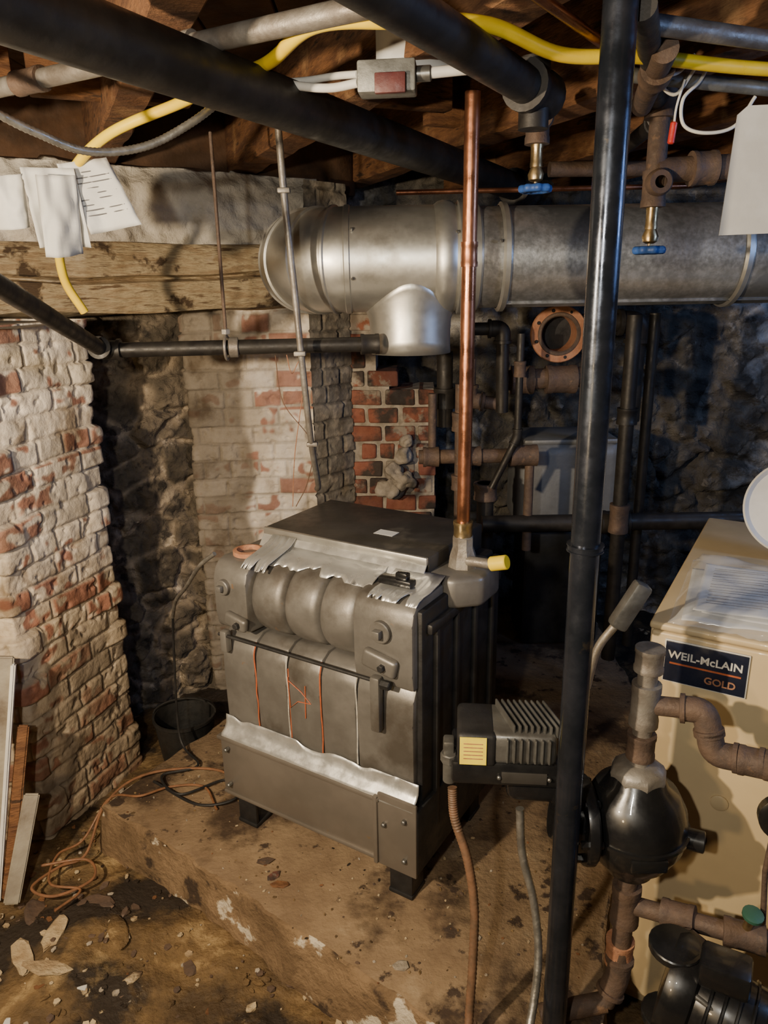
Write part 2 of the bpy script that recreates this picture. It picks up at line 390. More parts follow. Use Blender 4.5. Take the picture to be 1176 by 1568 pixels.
bmesh.ops.recalc_face_normals(bm,faces=bm.faces)
g.add("slab",bm,M_pad,True,mats=[M_pad,M_pade],autos=True); g.done()

g=G("brick_pier")
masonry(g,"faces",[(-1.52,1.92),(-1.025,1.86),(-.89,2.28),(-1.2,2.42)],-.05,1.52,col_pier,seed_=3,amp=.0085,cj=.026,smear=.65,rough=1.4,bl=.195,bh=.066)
g.grid("cap",(-1.52,1.86,1.515),(.63,0,0),(0,.56,0),4,4,lambda q,a,b:0,M_mort)
g.done()

WD=V((.84,.54,0)).normalized(); WN=V((WD.y,-WD.x,0)); W0=V((-1.45,2.02,0))
g=G("wall_left")
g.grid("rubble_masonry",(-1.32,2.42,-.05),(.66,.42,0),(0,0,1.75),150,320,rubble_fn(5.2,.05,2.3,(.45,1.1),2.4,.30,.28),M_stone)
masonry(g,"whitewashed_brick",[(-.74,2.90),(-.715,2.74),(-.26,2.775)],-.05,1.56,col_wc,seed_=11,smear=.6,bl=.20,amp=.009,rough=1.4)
g.grid("upper_plaster",W0+WN*-.02+V((0,0,1.70)),WD*1.5,(0,0,.27),190,44,
       lambda q,a,b:noise.fractal(q*7,1,2,3)*.034+noise.noise(q*24)*.010-.03*sst(b,.8,1),M_plast,thick=.1)
g.grid("rim_board",W0+WN*-.13+V((0,0,1.93)),WD*1.7,(0,0,.30),20,6,lambda q,a,b:noise.noise(q*6)*.008,M_board,thick=.03)
g.done()
g=G("timber_lintel",solo=True)
bm=bmesh.new(); n=150; rings=[]
for i in range(n+1):
    s_=i/n*1.42; q0=W0+WD*s_
    rg=[]
    cs=[(.03,1.535),(.045,1.56),(.05,1.60),(.047,1.625),(.022,1.634),(.018,1.640),(.05,1.650),(.052,1.69),(.045,1.725),(.03,1.742),(-.1,1.745),(-.18,1.74),(-.18,1.535),(-.06,1.53)]
    crk=.022*noise.noise(V((s_*2.5,7,1)))
    op=sst(noise.noise(V((s_*4,2,2))),-.5,-.1)
    for k,(e,z) in enumerate(cs):
        j=noise.noise(V((s_*6,k*1.7,0)))*.014+noise.noise(V((s_*26,k*3.1,4)))*.008
        if k in (4,5): z+=crk; e=.05-(.085-e)*op
        elif k in (3,6): z+=crk*.9
        zz=z+(noise.noise(V((s_*3,k*.2,9)))*.014)
        rg.append(bm.verts.new(q0+WN*(e+j)+V((0,0,zz))))
    rings.append(rg)
for a,b in zip(rings,rings[1:]):
    for k in range(len(cs)): bm.faces.new((a[k],a[(k+1)%len(cs)],b[(k+1)%len(cs)],b[k]))
bm.faces.new(rings[0]); bm.faces.new(rings[-1][::-1]); bmesh.ops.recalc_face_normals(bm,faces=bm.faces)
g.add("timber_lintel",bm,M_timber,True,autos=True)

g=G("brick_chimney")
masonry(g,"painted_cheek",[(-.262,2.735),(-.122,2.875)],.02,1.95,col_grey,seed_=21,bl=.16)
def stepx(x,z):
    lim=1.56 if x<.09 else (1.28 if x<.16 else 1.20)
    return z<lim
bricks(g,"red_face",(-.122,2.875),(1,-.04),.33,.02,1.62,lambda x,z:0 if random.random()<.82 else 1,[M_br,M_bh],M_mort,depth=.22,bl=.12,ext=stepx)
for k,(x,y,z,s_) in enumerate([(.05,2.80,.90,.040),(.075,2.81,.97,.03),(.03,2.80,.84,.045),(.085,2.79,.87,.035),(.09,2.80,1.02,.026)]):
    bm=bmesh.new(); bmesh.ops.create_icosphere(bm,subdivisions=3,radius=s_)
    for v in bm.verts: v.co*=1+noise.noise(v.co*30+V((k*5,0,0)))*.8
    bm.transform(Matrix.Translation((x,y,z))); g.add("loose_mortar_%d"%k,bm,M_mort,True)
g.done()

g=G("wall_back",solo=True)
g.grid("wall_back",(-1.4,3.45,-.1),(4.2,0,0),(0,0,2.6),330,200,rubble_fn(5,.08,5.1,(.5,1.1),1.5,.25,.3),M_stonew)
g=G("wall_right",solo=True)
g.grid("wall_right",(2.45,3.6,-.1),(0,-4.2,0),(0,0,2.6),120,80,rubble_fn(4.5,.06,9.1,(.75,1.1),1.2),M_stonew)
g=G("wall_far_left",solo=True)
g.grid("wall_far_left",(-2.3,-.6,-.1),(0,4.2,0),(0,0,2.6),100,60,rubble_fn(4.5,.05,1.1),M_stone)

g=G("ceiling")
JD=V((.40,-.917,0)).normalized(); JN=V((JD.y,-JD.x,0))
for i in range(30):
    a=V((-2.6+i*.19,1.5,2.215+random.uniform(-.003,.003)))
    g.box("board_%d"%i,a,(.183,5.0,.025),M_board,bev=.003,seg=1)
g.done()
g=G("ceiling_joists")
base=[(-1.32,2.45),(-.90,2.62),(-.50,2.86),(-.02,3.0),(.42,3.2),(.86,3.3),(1.3,3.4),(1.74,3.4)]
for i,(x,y) in enumerate(base):
    bm=bmesh.new(); L=3.6; n=60; rg=[]
    wv=random.uniform(.034,.05)
    for k in range(n+1):
        q=V((x,y,0))+JD*(L*k/n-.25); rr=[]
        for j,(e,z) in enumerate(((-wv,1.976),(0,1.974),(wv,1.976),(wv,2.08),(wv,2.2),(-wv,2.2),(-wv,2.08))):
            jj=noise.noise(V((k*.4,j*3,i*5)))*.010; j2=noise.noise(V((k*1.3,j*2,i*7)))*.005
            rr.append(bm.verts.new(q+JN*(e+jj)+V((0,0,z+abs(j2)+abs(jj)))))
        rg.append(rr)
    for a,b in zip(rg,rg[1:]):
        for k in range(7): bm.faces.new((a[k],a[(k+1)%7],b[(k+1)%7],b[k]))
    bm.faces.new(rg[0]); bm.faces.new(rg[-1][::-1]); bmesh.ops.recalc_face_normals(bm,faces=bm.faces)
    ob=g.add("joist_%d"%i,bm,M_joist); md=ob.modifiers.new("b",'BEVEL'); md.width=.006
for k,(x,y) in enumerate([(-.62,1.95),(-.98,1.80),(.02,2.05),(.30,2.35)]):
    g.box("blocking_%d"%k,(x,y,2.11),(.36,.045,.17),M_joist,rot=(0,0,math.atan2(.40,.917)),bev=.005)
g.done()

# ------------------------------------------------------------------ cast-iron boiler
MB=Matrix.Translation((-.424,1.761,.15))@Matrix.Rotation(math.radians(-32),4,'Z')
g=G("sectional_boiler",MB)
for k,(x,y) in enumerate([(.03,.03),(.53,.03),(.03,.36),(.53,.36)]):
    g.prism("leg_%d"%k,[(x-.032,y-.03),(x+.032,y-.03),(x+.032,y-.018),(x-.018,y-.018),(x-.018,y+.03),(x-.032,y+.03)] if k%2==0 else
            [(x-.032,y-.03),(x+.032,y-.03),(x+.032,y+.03),(x+.018,y+.03),(x+.018,y-.018),(x-.032,y-.018)],'z',0,.16,M_castd,bev=.003)
    g.mm("foot_%d"%k,(x-.034,y-.033,0),(x+.034,y+.033,.012),M_castd)
    g.mm("leg_top_%d"%k,(x-.036,y-.034,.10),(x+.036,y+.034,.135),M_castd,bev=.006)
g.mm("skirt_front",(-.008,-.04,.125),(.595,-.022,.305),M_skirt,bev=.004)
g.mm("skirt_lip",(-.012,-.05,.295),(.50,-.02,.305),M_skirt,bev=.002)
g.mm("skirt_lower_hem",(-.008,-.044,.122),(.50,-.03,.132),M_skirt,bev=.003)
g.mm("skirt_corner_post",(.495,-.046,.118),(.60,-.038,.32),M_skirt,bev=.003)
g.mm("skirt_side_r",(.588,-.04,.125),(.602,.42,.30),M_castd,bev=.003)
g.mm("skirt_side_l",(-.01,-.03,.125),(.0,.42,.305),M_skirt,bev=.003)
g.mm("skirt_seam",(.485,-.052,.12),(.497,-.03,.31),M_skirt,bev=.003)
for k,(x,z) in enumerate([(.02,.27),(.02,.16),(.57,.16),(.57,.27),(.515,.24)]):
    g.cyl("skirt_screw_%d"%k,(x,-.056,z),(x,-.04,z),.006,M_alu,n=8)
xb=[0,.112,.215,.318,.422,.578]
prof=[(-.012,.28),(-.016,.50),(-.012,.56),(.004,.592),(.03,.606),(.36,.606),(.36,.28)]
for k in range(5):
    g.prism("section_%d"%k,prof,'x',xb[k]+.001,xb[k+1]-.001,M_cast,bev=.009)
    if k:
        g.sweep("section_seam_%d"%k,smooth([(xb[k]+random.uniform(-.0015,.0015),-.012,z) for z in (.31,.35,.38,.42,.45,.49,.52,.56)]+[(xb[k],-.002,.59)],4),.0020,M_org if k in (1,3) else M_seal,n=6)
g.sweep("seal_line",smooth([(xb[2]+.005,-.012,z) for z in (.31,.40,.48,.55)],4),.0015,M_org,n=6)
g.sweep("chalk_mark",[(.225,-.0175,.52),(.262,-.0175,.50),(.29,-.0175,.475),(.25,-.0175,.47),(.225,-.0175,.445),(.222,-.0175,.53)],.0014,M_org,n=5)
g.sweep("chalk_mark_b",[(.275,-.0175,.52),(.272,-.0175,.43)],.0014,M_org,n=5)
for k in range(3):
    a=[.108,.213,.318][k]; w=.104
    g.lathe("drum_section_%d"%k,[(.080,0),(.094,.004),(.100,.011),(.1035,.022),(.1045,w*.5),(.1035,w-.022),(.100,w-.011),(.094,w-.004),(.080,w)],(a,.088,.705),(1,0,0),M_cast,n=56)
def endblock(nm,x0,x1,top,hz=.60):
    g.prism(nm,[(-.016,hz+.02),(-.022,hz+.06),(-.022,top-.05),(-.014,top-.024),(.002,top-.006),(.025,top),(.2,top),(.2,hz)],'x',x0,x1,M_cast,bev=.008)
endblock("end_block_l",-.002,.108,.80)
endblock("end_block_r",.424,.58,.80,.57)
g.lathe("port_ring",[(.032,0),(.040,.001),(.040,.012),(.032,.014),(.030,.014),(.029,-.01),(.002,-.012)],(.052,.06,.799),(0,0,1),M_orust,n=28,caps=False)
g.cyl("plug_l",(.038,-.034,.735),(.038,-.018,.735),.020,M_cast,n=24); g.box("plug_l_square",(.038,-.040,.735),(.016,.014,.016),M_cast)
g.cyl("plug_r",(.502,-.034,.725),(.502,-.018,.725),.026,M_cast,n=24); g.box("plug_r_square",(.502,-.042,.725),(.02,.018,.02),M_cast)
for nm,x,z,s_ in (("boss_l",.075,.650,.8),("boss_r",.50,.650,1)):
    g.box(nm,(x,-.028,z),(.09*s_,.022,.046*s_),M_cast,rot=(0,math.radians(12),0),bev=.02,seg=4)
    g.cyl(nm+"_bolt",(x+.012,-.05,z-.004),(x+.012,-.03,z-.004),.009,M_castd,n=6)
g.box("lug_l",(.03,-.026,.585),(.022,.022,.06),M_cast,bev=.005)
g.box("lug_r",(.49,-.030,.545),(.026,.022,.14),M_cast,bev=.006)
g.cyl("tie_rod",(.01,-.030,.602),(.50,-.030,.602),.0045,M_castd,n=12)
g.cyl("tie_rod_nut",(.505,-.034,.602),(.53,-.034,.602),.011,M_castd,n=6)
g.cyl("tie_rod_lower",(.46,-.03,.64),(.54,-.03,.64),.005,M_castd,n=8)
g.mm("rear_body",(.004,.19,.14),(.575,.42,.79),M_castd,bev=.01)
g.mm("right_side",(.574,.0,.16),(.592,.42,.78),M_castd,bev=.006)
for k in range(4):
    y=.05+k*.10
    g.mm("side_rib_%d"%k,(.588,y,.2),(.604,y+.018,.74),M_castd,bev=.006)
g.mm("side_rib_top",(.588,.02,.72),(.606,.40,.745),M_castd,bev=.006)
g.mm("jacket_top",(.05,.13,.842),(.535,.425,.852),M_jack,bev=.003)
g.mm("jacket_top_edge",(.05,.123,.834),(.535,.133,.853),M_galv,bev=.002)
g.box("jacket_front",(.292,.108,.812),(.485,.004,.062),M_foil,bev=.0015,rot=(math.radians(-38),0,0))
g.mm("jacket_side_r",(.53,.135,.78),(.536,.425,.85),M_jack,bev=.002)
g.mm("jacket_side_l",(.05,.135,.78),(.056,.425,.85),M_galv,bev=.002)
g.mm("jacket_sticker",(.33,.22,.8525),(.385,.255,.8532),M_paper,bev=0)
def ragged(nm,x0,x1,prof,amp,seedv,m_=M_foil,hf=.3):
    n=90; P=[]
    for i in range(n+1):
        t=i/n; x=x0+(x1-x0)*t
        a=1+amp*(noise.noise(V((t*5,seedv,0)))+hf*noise.noise(V((t*17,seedv,3))))
        row=[]
        for k,(y,z) in enumerate(prof):
            w=k/(len(prof)-1); w2=w*a
            kk=min(len(prof)-1.001,w2*(len(prof)-1)); k0=int(kk); f_=kk-k0
            yy=prof[k0][0]*(1-f_)+prof[k0+1][0]*f_; z_=prof[k0][1]*(1-f_)+prof[k0+1][1]*f_
            d=noise.noise(V((t*11,w*2,seedv)))*.0022
            row.append(V((x,yy-abs(d),z_+d*.4)))
        P.append(row)
    ob=g.gridv(nm,P,m_); md=ob.modifiers.new("s",'SOLIDIFY'); md.thickness=.0012; md.offset=0
ragged("foil_skirt",.0,.592,[(-.046,.300),(-.040,.312),(-.028,.320),(-.020,.332),(-.018,.345),(-.018,.358)],.55,2.0)
ragged("foil_jacket",.09,.44,[(.110,.820),(.098,.812),(.08,.812),(.065,.810),(.045,.803),(.03,.794)],.75,5.0)
ragged("foil_header",.46,.585,[(.12,.822),(.09,.812),(.05,.806),(.02,.806),(.0,.803),(-.015,.795)],.6,8.0)
ragged("foil_left",.085,.16,[(.12,.84),(.10,.826),(.07,.818),(.04,.812),(.01,.806),(-.01,.790)],.6,11.0)
g.box("limit_probe",(.50,.05,.818),(.085,.03,.018),M_black,bev=.005)
g.box("limit_probe_clip",(.515,.05,.833),(.03,.02,.018),M_black,bev=.004)
g.prism("supply_tapping",[(.52,.13),(.60,.12),(.655,.17),(.655,.27),(.60,.31),(.52,.30)],'z',.74,.815,M_cast,bev=.012)
g.lathe("supply_bushing",[(.036,0),(.032,.03),(.025,.05),(.025,.075),(.018,.082)],(.582,.215,.812),(0,0,1),M_grpipe,n=8)
g.cyl("drain_stub",(.60,.20,.835),(.665,.20,.838),.012,M_grpipe)
g.cyl("drain_cap",(.66,.20,.838),(.70,.20,.85),.017,M_yel)
g.done()

g=G("copper_pipe")
cp=MB@V((.582,.215,.88))
g.cyl("tube",(cp.x,cp.y,cp.z),(cp.x+.006,cp.y,1.965),.0155,M_cop)
g.coup("tube_coupling",(cp.x+.004,cp.y,1.66),(0,0,1),.013,M_cop,L=.05)
g.coup("brass_adapter",(cp.x,cp.y,cp.z+.02),(0,0,1),.0165,M_brass,L=.05)
g.done()

# ------------------------------------------------------------------ flue
g=G("flue_pipe")
R_=.137; Z_=1.668; Y_=2.13
def seam(nm,x,dr=.006): g.lathe(nm,[(R_-.004,-.012),(R_+dr,-.006),(R_+dr,.006),(R_-.004,.012)],(x,Y_,Z_),(1,0,0),M_galv,n=64,caps=False)
g.lathe("tee_barrel",[(R_,0),(R_,.255),(R_+.002,.265)],(-.10,Y_,Z_),(1,0,0),M_galv,n=64,caps=False)
g.lathe("long_run",[(R_-.006,0),(R_-.006,1.15),(R_-.003,1.155),(R_-.003,1.9)],(.16,Y_,Z_),(1,0,0),M_galvr,n=64,caps=False)
seam("seam_1",-.085,.004); seam("seam_2",.215,.010); seam("seam_3",.255,.003); seam("seam_4",.33,.005); seam("seam_5",.95,.003)
g.lathe("bell_collar",[(R_,0),(R_+.008,.010),(R_+.012,.025),(R_+.010,.045),(R_+.001,.06)],(.145,Y_,Z_),(1,0,0),M_galv,n=64,caps=False)
rb_=.115
pts=[V((-.06,Y_,Z_))]+[V((-.09-rb_*math.sin(math.radians(a)),Y_+rb_-rb_*math.cos(math.radians(a)),Z_)) for a in range(0,91,6)]+[V((-.09-rb_,2.58,Z_))]
g.sweep("elbow",pts,R_-.0005,M_galv,n=72,caps=False)
for i,a in enumerate((14,38,62,86)):
    a=math.radians(a); c=V((-.09-rb_*math.sin(a),Y_+rb_-rb_*math.cos(a),Z_)); t=V((-math.cos(a),math.sin(a),0))
    g.lathe("gore_seam_%d"%i,[(R_-.002,-.007),(R_+.005,-.003),(R_+.005,.003),(R_-.002,.007)],c,t,M_galv,n=72,caps=False)
br=.112; bx=.082
bm=bmesh.new(); n=64; rings=[]
for lv_ in range(6):
    rg=[]
    for k in range(n):
        a=2*math.pi*k/n; flare=[.012,.006,.002,0,0,.001][lv_]
        x=bx+(br+flare)*math.cos(a); y=Y_+(br+flare)*math.sin(a)
        zs=Z_-math.sqrt(max(0,R_**2-(y-Y_)**2))+(.008 if lv_==0 else 0)
        if lv_<3: z=zs-.010*lv_
        else:
            ze=Z_-R_-.112; z=(zs-.02)+(ze-(zs-.02))*[0,0,0,.35,.75,1][lv_]
        rg.append(bm.verts.new((x,y,z)))
    rings.append(rg)
for a,b in zip(rings,rings[1:]):
    for k in range(n): bm.faces.new((a[k],a[(k+1)%n],b[(k+1)%n],b[k]))
bmesh.ops.recalc_face_normals(bm,faces=bm.faces)
ob=g.add("tee_branch",bm,M_galv,True); md=ob.modifiers.new("s",'SOLIDIFY'); md.thickness=.002
g.sweep("long_run_seam",[(.33,Y_-.06,Z_-R_+.018),(2.05,Y_-.06,Z_-R_+.018)],.003,M_galvr,n=6)
for k,(x,a) in enumerate([(-.07,30),(-.07,-20),(.20,25),(.235,-35),(.31,15)]):
    a=math.radians(a); q=V((x,Y_-R_*math.cos(a),Z_+R_*math.sin(a))); d=V((0,-math.cos(a),math.sin(a)))
    g.cyl("sheet_screw_%d"%k,q,q+d*.010,.004,M_alu,n=6)
g.done()

# ------------------------------------------------------------------ pipes
g=G("overhead_header_pipe")
a=V((-.52,.745,1.908)); b=V((.47,2.70,1.908))
g.cyl("pipe",a,b,.042,M_bpipe,n=32)
g.coup("end_coupling",b,(b-a),.041,M_bpipe,L=.1)
g.done()
g=G("overhead_branch_pipe")
a=V((-.09,.80,1.915)); b=V((.27,1.42,1.915))
g.cyl("pipe",a,b,.029,M_bpipe,n=28)
g.coup("end_tee",b,(b-a),.029,M_bpipe,L=.10)
g.run("drop",[b+V((.0,.0,.05)),b+V((0,0,-.06))],.026,M_bpipe,elb=False)
g.done()
g=G("steel_riser_pipe")
g.cyl("pipe",(.318,1.10,.152),(.316,1.10,1.965),.0228,M_blue,n=32)
g.coup("coupling",(.317,1.10,1.20),(0,0,1),.021,M_blue,L=.012)
g.done()
g=G("condensate_return_pipe")
P=[(-.60,.85,1.73),(-.72,1.96,1.452),(-.02,2.02,1.452)]
g.run("pipe",P,.0195,M_bpipe)
g.cyl("joint",(-.40,1.987,1.452),(-.375,1.99,1.452),.026,M_grpipe)
g.coup("end_reducer",(-.03,2.02,1.452),(1,.09,0),.0195,M_bpipe,L=.05)
g.done()
g=G("hanger_rod")
g.cyl("rod",(-.405,1.985,1.485),(-.405,1.985,1.965),.0045,M_rust,n=10)
g.sweep("clevis",[( -.405,1.985+.031*math.sin(a_),1.452+.031*math.cos(a_)) for a_ in [i*math.pi/9 for i in range(19)]],.004,M_grpipe,n=8)
g.cyl("nut",(-.405,1.985,1.485),(-.405,1.985,1.500),.012,M_grpipe,n=6)
g.done()
g=G("galvanized_gas_pipe")
a=V((-.70,1.52,1.955)); b=V((.05,1.10,1.955))
g.cyl("pipe",a,b,.0155,M_grpipe,n=20)
t=a.lerp(b,.52)
g.coup("tee",t,(b-a),.0150,M_grpipe,L=.08)
g.box("union_bolt",t+V((-.03,-.02,-.005)),(.02,.05,.03),M_grpipe,bev=.006)
g.box("union_nut",t+V((-.03,-.03,-.018)),(.02,.015,.015),M_grpipe,bev=.004)
g.coup("left_coupling",a.lerp(b,.12),(b-a),.0150,M_rust,L=.07)
g.cyl("left_run",a+(a-b).normalized()*.35,a,.0160,M_bpipe)
g.done()
g=G("electrical_conduit")
g.sweep("tube",smooth([(-.230,1.90,1.965),(-.224,1.905,1.80),(-.212,1.91,1.6),(-.203,1.92,1.42),(-.195,1.98,1.2),(-.192,2.10,1.05),(-.20,2.15,1.02)],6),.0085,M_grpipe,n=12)
for k,z in enumerate((1.82,1.44,1.19)):
    x=-.224+.02*(1.82-z)/.4
    g.box("strap_%d"%k,(x,1.90 if z>1.4 else 1.985,z),(.03,.02,.012),M_grpipe,bev=.003)
g.done()

def cable(name,pts,rad,m_,n=10,ridge=0):
    g=G(name,solo=True); g.sweep(name,smooth(pts,10 if not ridge else 26),rad,m_,n=n,ridge=ridge)
cable("yellow_gas_tubing",[(-.735,1.905,1.55),(-.76,1.87,1.63),(-.73,1.80,1.73),(-.67,1.74,1.83),(-.55,1.66,1.90),(-.38,1.60,1.945),(-.25,1.47,1.955),(-.17,1.34,1.945),(-.085,1.19,1.95),(.03,1.16,1.945),(.16,1.20,1.95),(.28,1.27,1.93),(.42,1.31,1.935),(.60,1.36,1.93),(.85,1.42,1.93)],.0105,M_yel,n=14)
cable("armored_cable",[(-.80,1.18,1.90),(-.64,1.25,1.885),(-.56,1.33,1.85),(-.50,1.40,1.83),(-.42,1.46,1.845),(-.34,1.50,1.89),(-.27,1.56,1.955)],.0075,M_bx,n=10,ridge=.12)
cable("armored_cable",[(-.44,1.80,.945),(-.49,1.83,.90),(-.56,1.93,.80),(-.62,2.02,.72),(-.66,2.10,.63)],.006,M_bx,ridge=.12)
g=G("thermostat_wires")
g.sweep("red_wire",smooth([(-.25,1.99,1.43),(-.24,2.0,1.38),(-.22,2.02,1.41),(-.21,2.02,1.36),(-.25,2.06,1.15),(-.27,2.10,.98)],8),.0013,M_orust,n=6)
g.sweep("brown_wire",smooth([(-.28,1.99,1.43),(-.27,2.02,1.30),(-.20,2.05,1.18),(-.22,2.08,1.06),(-.26,2.10,.98)],8),.0013,M_brn,n=6)
g.done()

g=G("junction_box")
g.box("box",(.018,1.37,1.925),(.095,.05,.048),M_lamp,rot=(0,0,math.radians(-6)),bev=.004)
g.box("knockout_plate",(.022,1.34,1.912),(.05,.012,.03),M_dred,rot=(0,0,math.radians(-6)),bev=.002)
g.cyl("connector",(.062,1.365,1.93),(.09,1.36,1.93),.012,M_alu)
g.cyl("emt",(.085,1.36,1.93),(.165,1.355,1.935),.0085,M_wht)
g.sweep("cable_l",smooth([(-.03,1.37,1.92),(-.08,1.40,1.92),(-.14,1.43,1.932),(-.20,1.47,1.955)],6),.007,M_wht)
g.sweep("cable_l2",smooth([(-.03,1.38,1.935),(-.07,1.43,1.945),(-.13,1.47,1.948),(-.22,1.54,1.962)],6),.006,M_wht)
g.done()
g=G("instruction_card",solo=True)
g.grid("instruction_card",(.0,1.50,1.955),(.17,-.03,0),(0,-.03,.10),10,8,lambda q,a,b:.006*math.sin(a*5),M_paper,thick=.001)

def hosebib(name,x,y,ztop,zt):
    g=G(name)
    g.cyl("nipple",(x,y,ztop),(x,y,zt+.05),.020,M_rust)
    g.coup("reducer",(x,y,ztop-.03),(0,0,1),.022,M_rust,L=.05)
    g.coup("tee_run",(x,y,zt+.02),(0,0,1),.018,M_rust,L=.07)
    g.lathe("tee_mouth",[(.012,0),(.022,0),(.026,.006),(.026,.02),(.018,.024)],(x,y-.038,zt+.03),(0,1,0),M_rust,n=24,caps=False)
    g.cyl("tee_branch",(x,y-.02,zt+.03),(x,y,zt+.03),.02,M_rust)
    g.coup("brass_nipple",(x,y,zt-.035),(0,0,1),.009,M_brass,L=.045)
    g.lathe("valve_body",[(.008,0),(.015,.004),(.017,.014),(.011,.028),(.009,.05)],(x,y,zt-.085),(0,0,1),M_brass,n=10)
    g.cyl("stem",(x,y,zt-.10),(x,y,zt-.08),.004,M_brass)
    bm=bmesh.new(); nn=48; rings=[]
    for j in range(8):
        b_=2*math.pi*j/8; rg=[]
        for k in range(nn):
            a_=2*math.pi*k/nn; rr=.027+.003*math.cos(a_*8)+.006*math.cos(b_)
            rg.append(bm.verts.new((x+rr*math.cos(a_),y+rr*math.sin(a_),zt-.098+.008*math.sin(b_))))
        rings.append(rg)
    for j in range(8):
        for k in range(nn): bm.faces.new((rings[j][k],rings[j][(k+1)%nn],rings[(j+1)%8][(k+1)%nn],rings[(j+1)%8][k]))
    bmesh.ops.recalc_face_normals(bm,faces=bm.faces); g.add("handwheel",bm,M_bluep,True)
    for a_ in (0,math.pi/2): g.cyl("spoke_%d"%int(a_),(x-.027*math.cos(a_),y-.027*math.sin(a_),zt-.098),(x+.027*math.cos(a_),y+.027*math.sin(a_),zt-.098),.003,M_bluep,n=8)
    return g
hosebib("drain_valve",.325,1.66,1.965,1.885).done()
g=hosebib("drain_valve",.565,1.64,1.965,1.76)
g.run("side_branch",[(.565,1.64,1.815),(1.15,1.64,1.835)],.024,M_rust,elb=False)
g.coup("side_coupling",(.66,1.64,1.818),(1,0,.03),.024,M_rust,L=.05)
g.done()
g=G("copper_water_line",solo=True)
g.sweep("copper_water_line",[(.05,2.25,1.850),(.9,2.30,1.86)],.007,M_cop)
g=G("overhead_water_pipes")
g.run("galv_a",[(.36,1.20,1.952),(.75,1.36,1.952)],.014,M_grpipe,elb=False)
g.run("iron_a",[(.345,1.10,1.94),(.62,1.80,1.94),(.70,2.6,1.94)],.018,M_bpipe)
g.run("iron_b",[(.52,1.62,1.93),(.43,1.25,1.93)],.020,M_rust,elb=False); g.coup("iron_b_coupling",(.46,1.37,1.93),(.09,.37,0),.020,M_rust,L=.06)
g.run("copper_a",[(.10,.95,1.955),(.45,1.45,1.955)],.008,M_cop,elb=False)
g.run("iron_c",[(.52,2.45,1.93),(1.3,2.5,1.93)],.022,M_rust,elb=False)
g.run("grey_strip",[(.40,1.42,1.94),(.80,1.52,1.925)],.012,M_lamp,elb=False)
g.done()

g=G("piping_manifold")
g.run("p0",[(.26,2.40,1.465),(.385,2.40,1.465),(.39,2.40,1.2)],.020,M_bpipe)
g.run("p1",[(.12,2.42,1.05),(.50,2.42,1.05)],.024,M_rust,elb=False); g.coup("c1",(.16,2.42,1.05),(1,0,0),.024,M_rust); g.coup("c1b",(.30,2.42,1.05),(1,0,0),.024,M_rust);g.coup("c1c",(.47,2.42,1.05),(1,0,0),.026,M_rust,L=.09)
g.run("p2",[(.42,2.5,1.29),(.75,2.5,1.30)],.034,M_rust,elb=False); g.coup("c2",(.47,2.5,1.29),(1,0,0),.034,M_rust); g.coup("c2b",(.60,2.5,1.29),(1,0,0),.034,M_rust,L=.1)
g.run("p3",[(.80,2.4,1.50),(.80,2.4,.3)],.024,M_bpipe,elb=False); g.coup("c3",(.80,2.4,.83),(0,0,1),.024,M_rust,L=.1); g.coup("c3b",(.80,2.4,1.18),(0,0,1),.024,M_bpipe)
g.run("p4",[(.90,2.5,1.5),(.90,2.5,.3)],.018,M_bpipe,elb=False)
g.run("p5",[(.34,2.45,.80),(1.35,2.45,.80)],.030,M_bpipe,elb=False); g.coup("c5",(.80,2.45,.8),(1,0,0),.03,M_bpipe,L=.1)
g.run("p6",[(.25,2.35,1.3),(.25,2.35,.55)],.018,M_rust,elb=False); g.coup("c6",(.25,2.35,1.18),(0,0,1),.02,M_rust,L=.06); g.coup("c6b",(.25,2.35,.98),(0,0,1),.02,M_rust,L=.05)
g.run("p7",[(.17,2.5,1.25),(.17,2.5,1.05)],.014,M_rust,elb=False)
g.run("p9",[(.70,2.75,1.46),(.93,2.75,1.46),(.93,2.75,1.1)],.032,M_bpipe)
g.run("p10",[(.30,2.55,1.36),(.30,2.55,1.22),(.42,2.55,1.20)],.022,M_rust)
g.run("p11",[(.44,2.38,1.45),(.44,2.38,1.12),(.36,2.38,.95)],.012,M_bpipe)
g.coup("c11",(.44,2.38,1.34),(0,0,1),.014,M_rust,L=.05)
g.run("p12",[(.50,2.46,1.05),(.50,2.46,.70)],.016,M_rust,elb=False)
g.run("p13",[(.22,2.60,1.38),(.22,2.60,1.12)],.028,M_bpipe,elb=False); g.coup("c13",(.22,2.60,1.22),(0,0,1),.028,M_bpipe,L=.07)
g.run("p14",[(.36,2.52,.93),(.36,2.52,.5)],.030,M_bpipe,elb=False); g.coup("c14",(.36,2.52,.9),(0,0,1),.03,M_rust,L=.06)
g.done()
g=G("pipe_flange")
g.lathe("ring",[(.062,0),(.092,0),(.095,.004),(.095,.020),(.088,.024),(.066,.03),(.062,.10),(.058,.10),(.058,0)],(.60,2.55,1.435),(.05,1,.0),M_orust,n=48,caps=False)
g.lathe("inner_lip",[(.058,.0),(.062,-.004),(.070,-.003),(.072,0)],(.60,2.55,1.435),(.05,1,0),M_rust,n=40,caps=False)
for k in range(8):
    a_=k*math.pi/4+.3; q=V((.60+.080*math.cos(a_),2.547,1.435+.080*math.sin(a_)))
    g.cyl("bolt_hole_%d"%k,q,q+V((0,.006,0)),.006,M_castd,n=10)
g.lathe("spool",[(.070,0),(.070,.10),(.0665,.10),(.0665,.0)],(.603,2.57,1.435),(.05,1,0),M_bpipe,n=32,caps=False)
g.cyl("blank",(.606,2.65,1.435),(.607,2.67,1.435),.07,M_castd)
g.done()
g=G("water_tank")
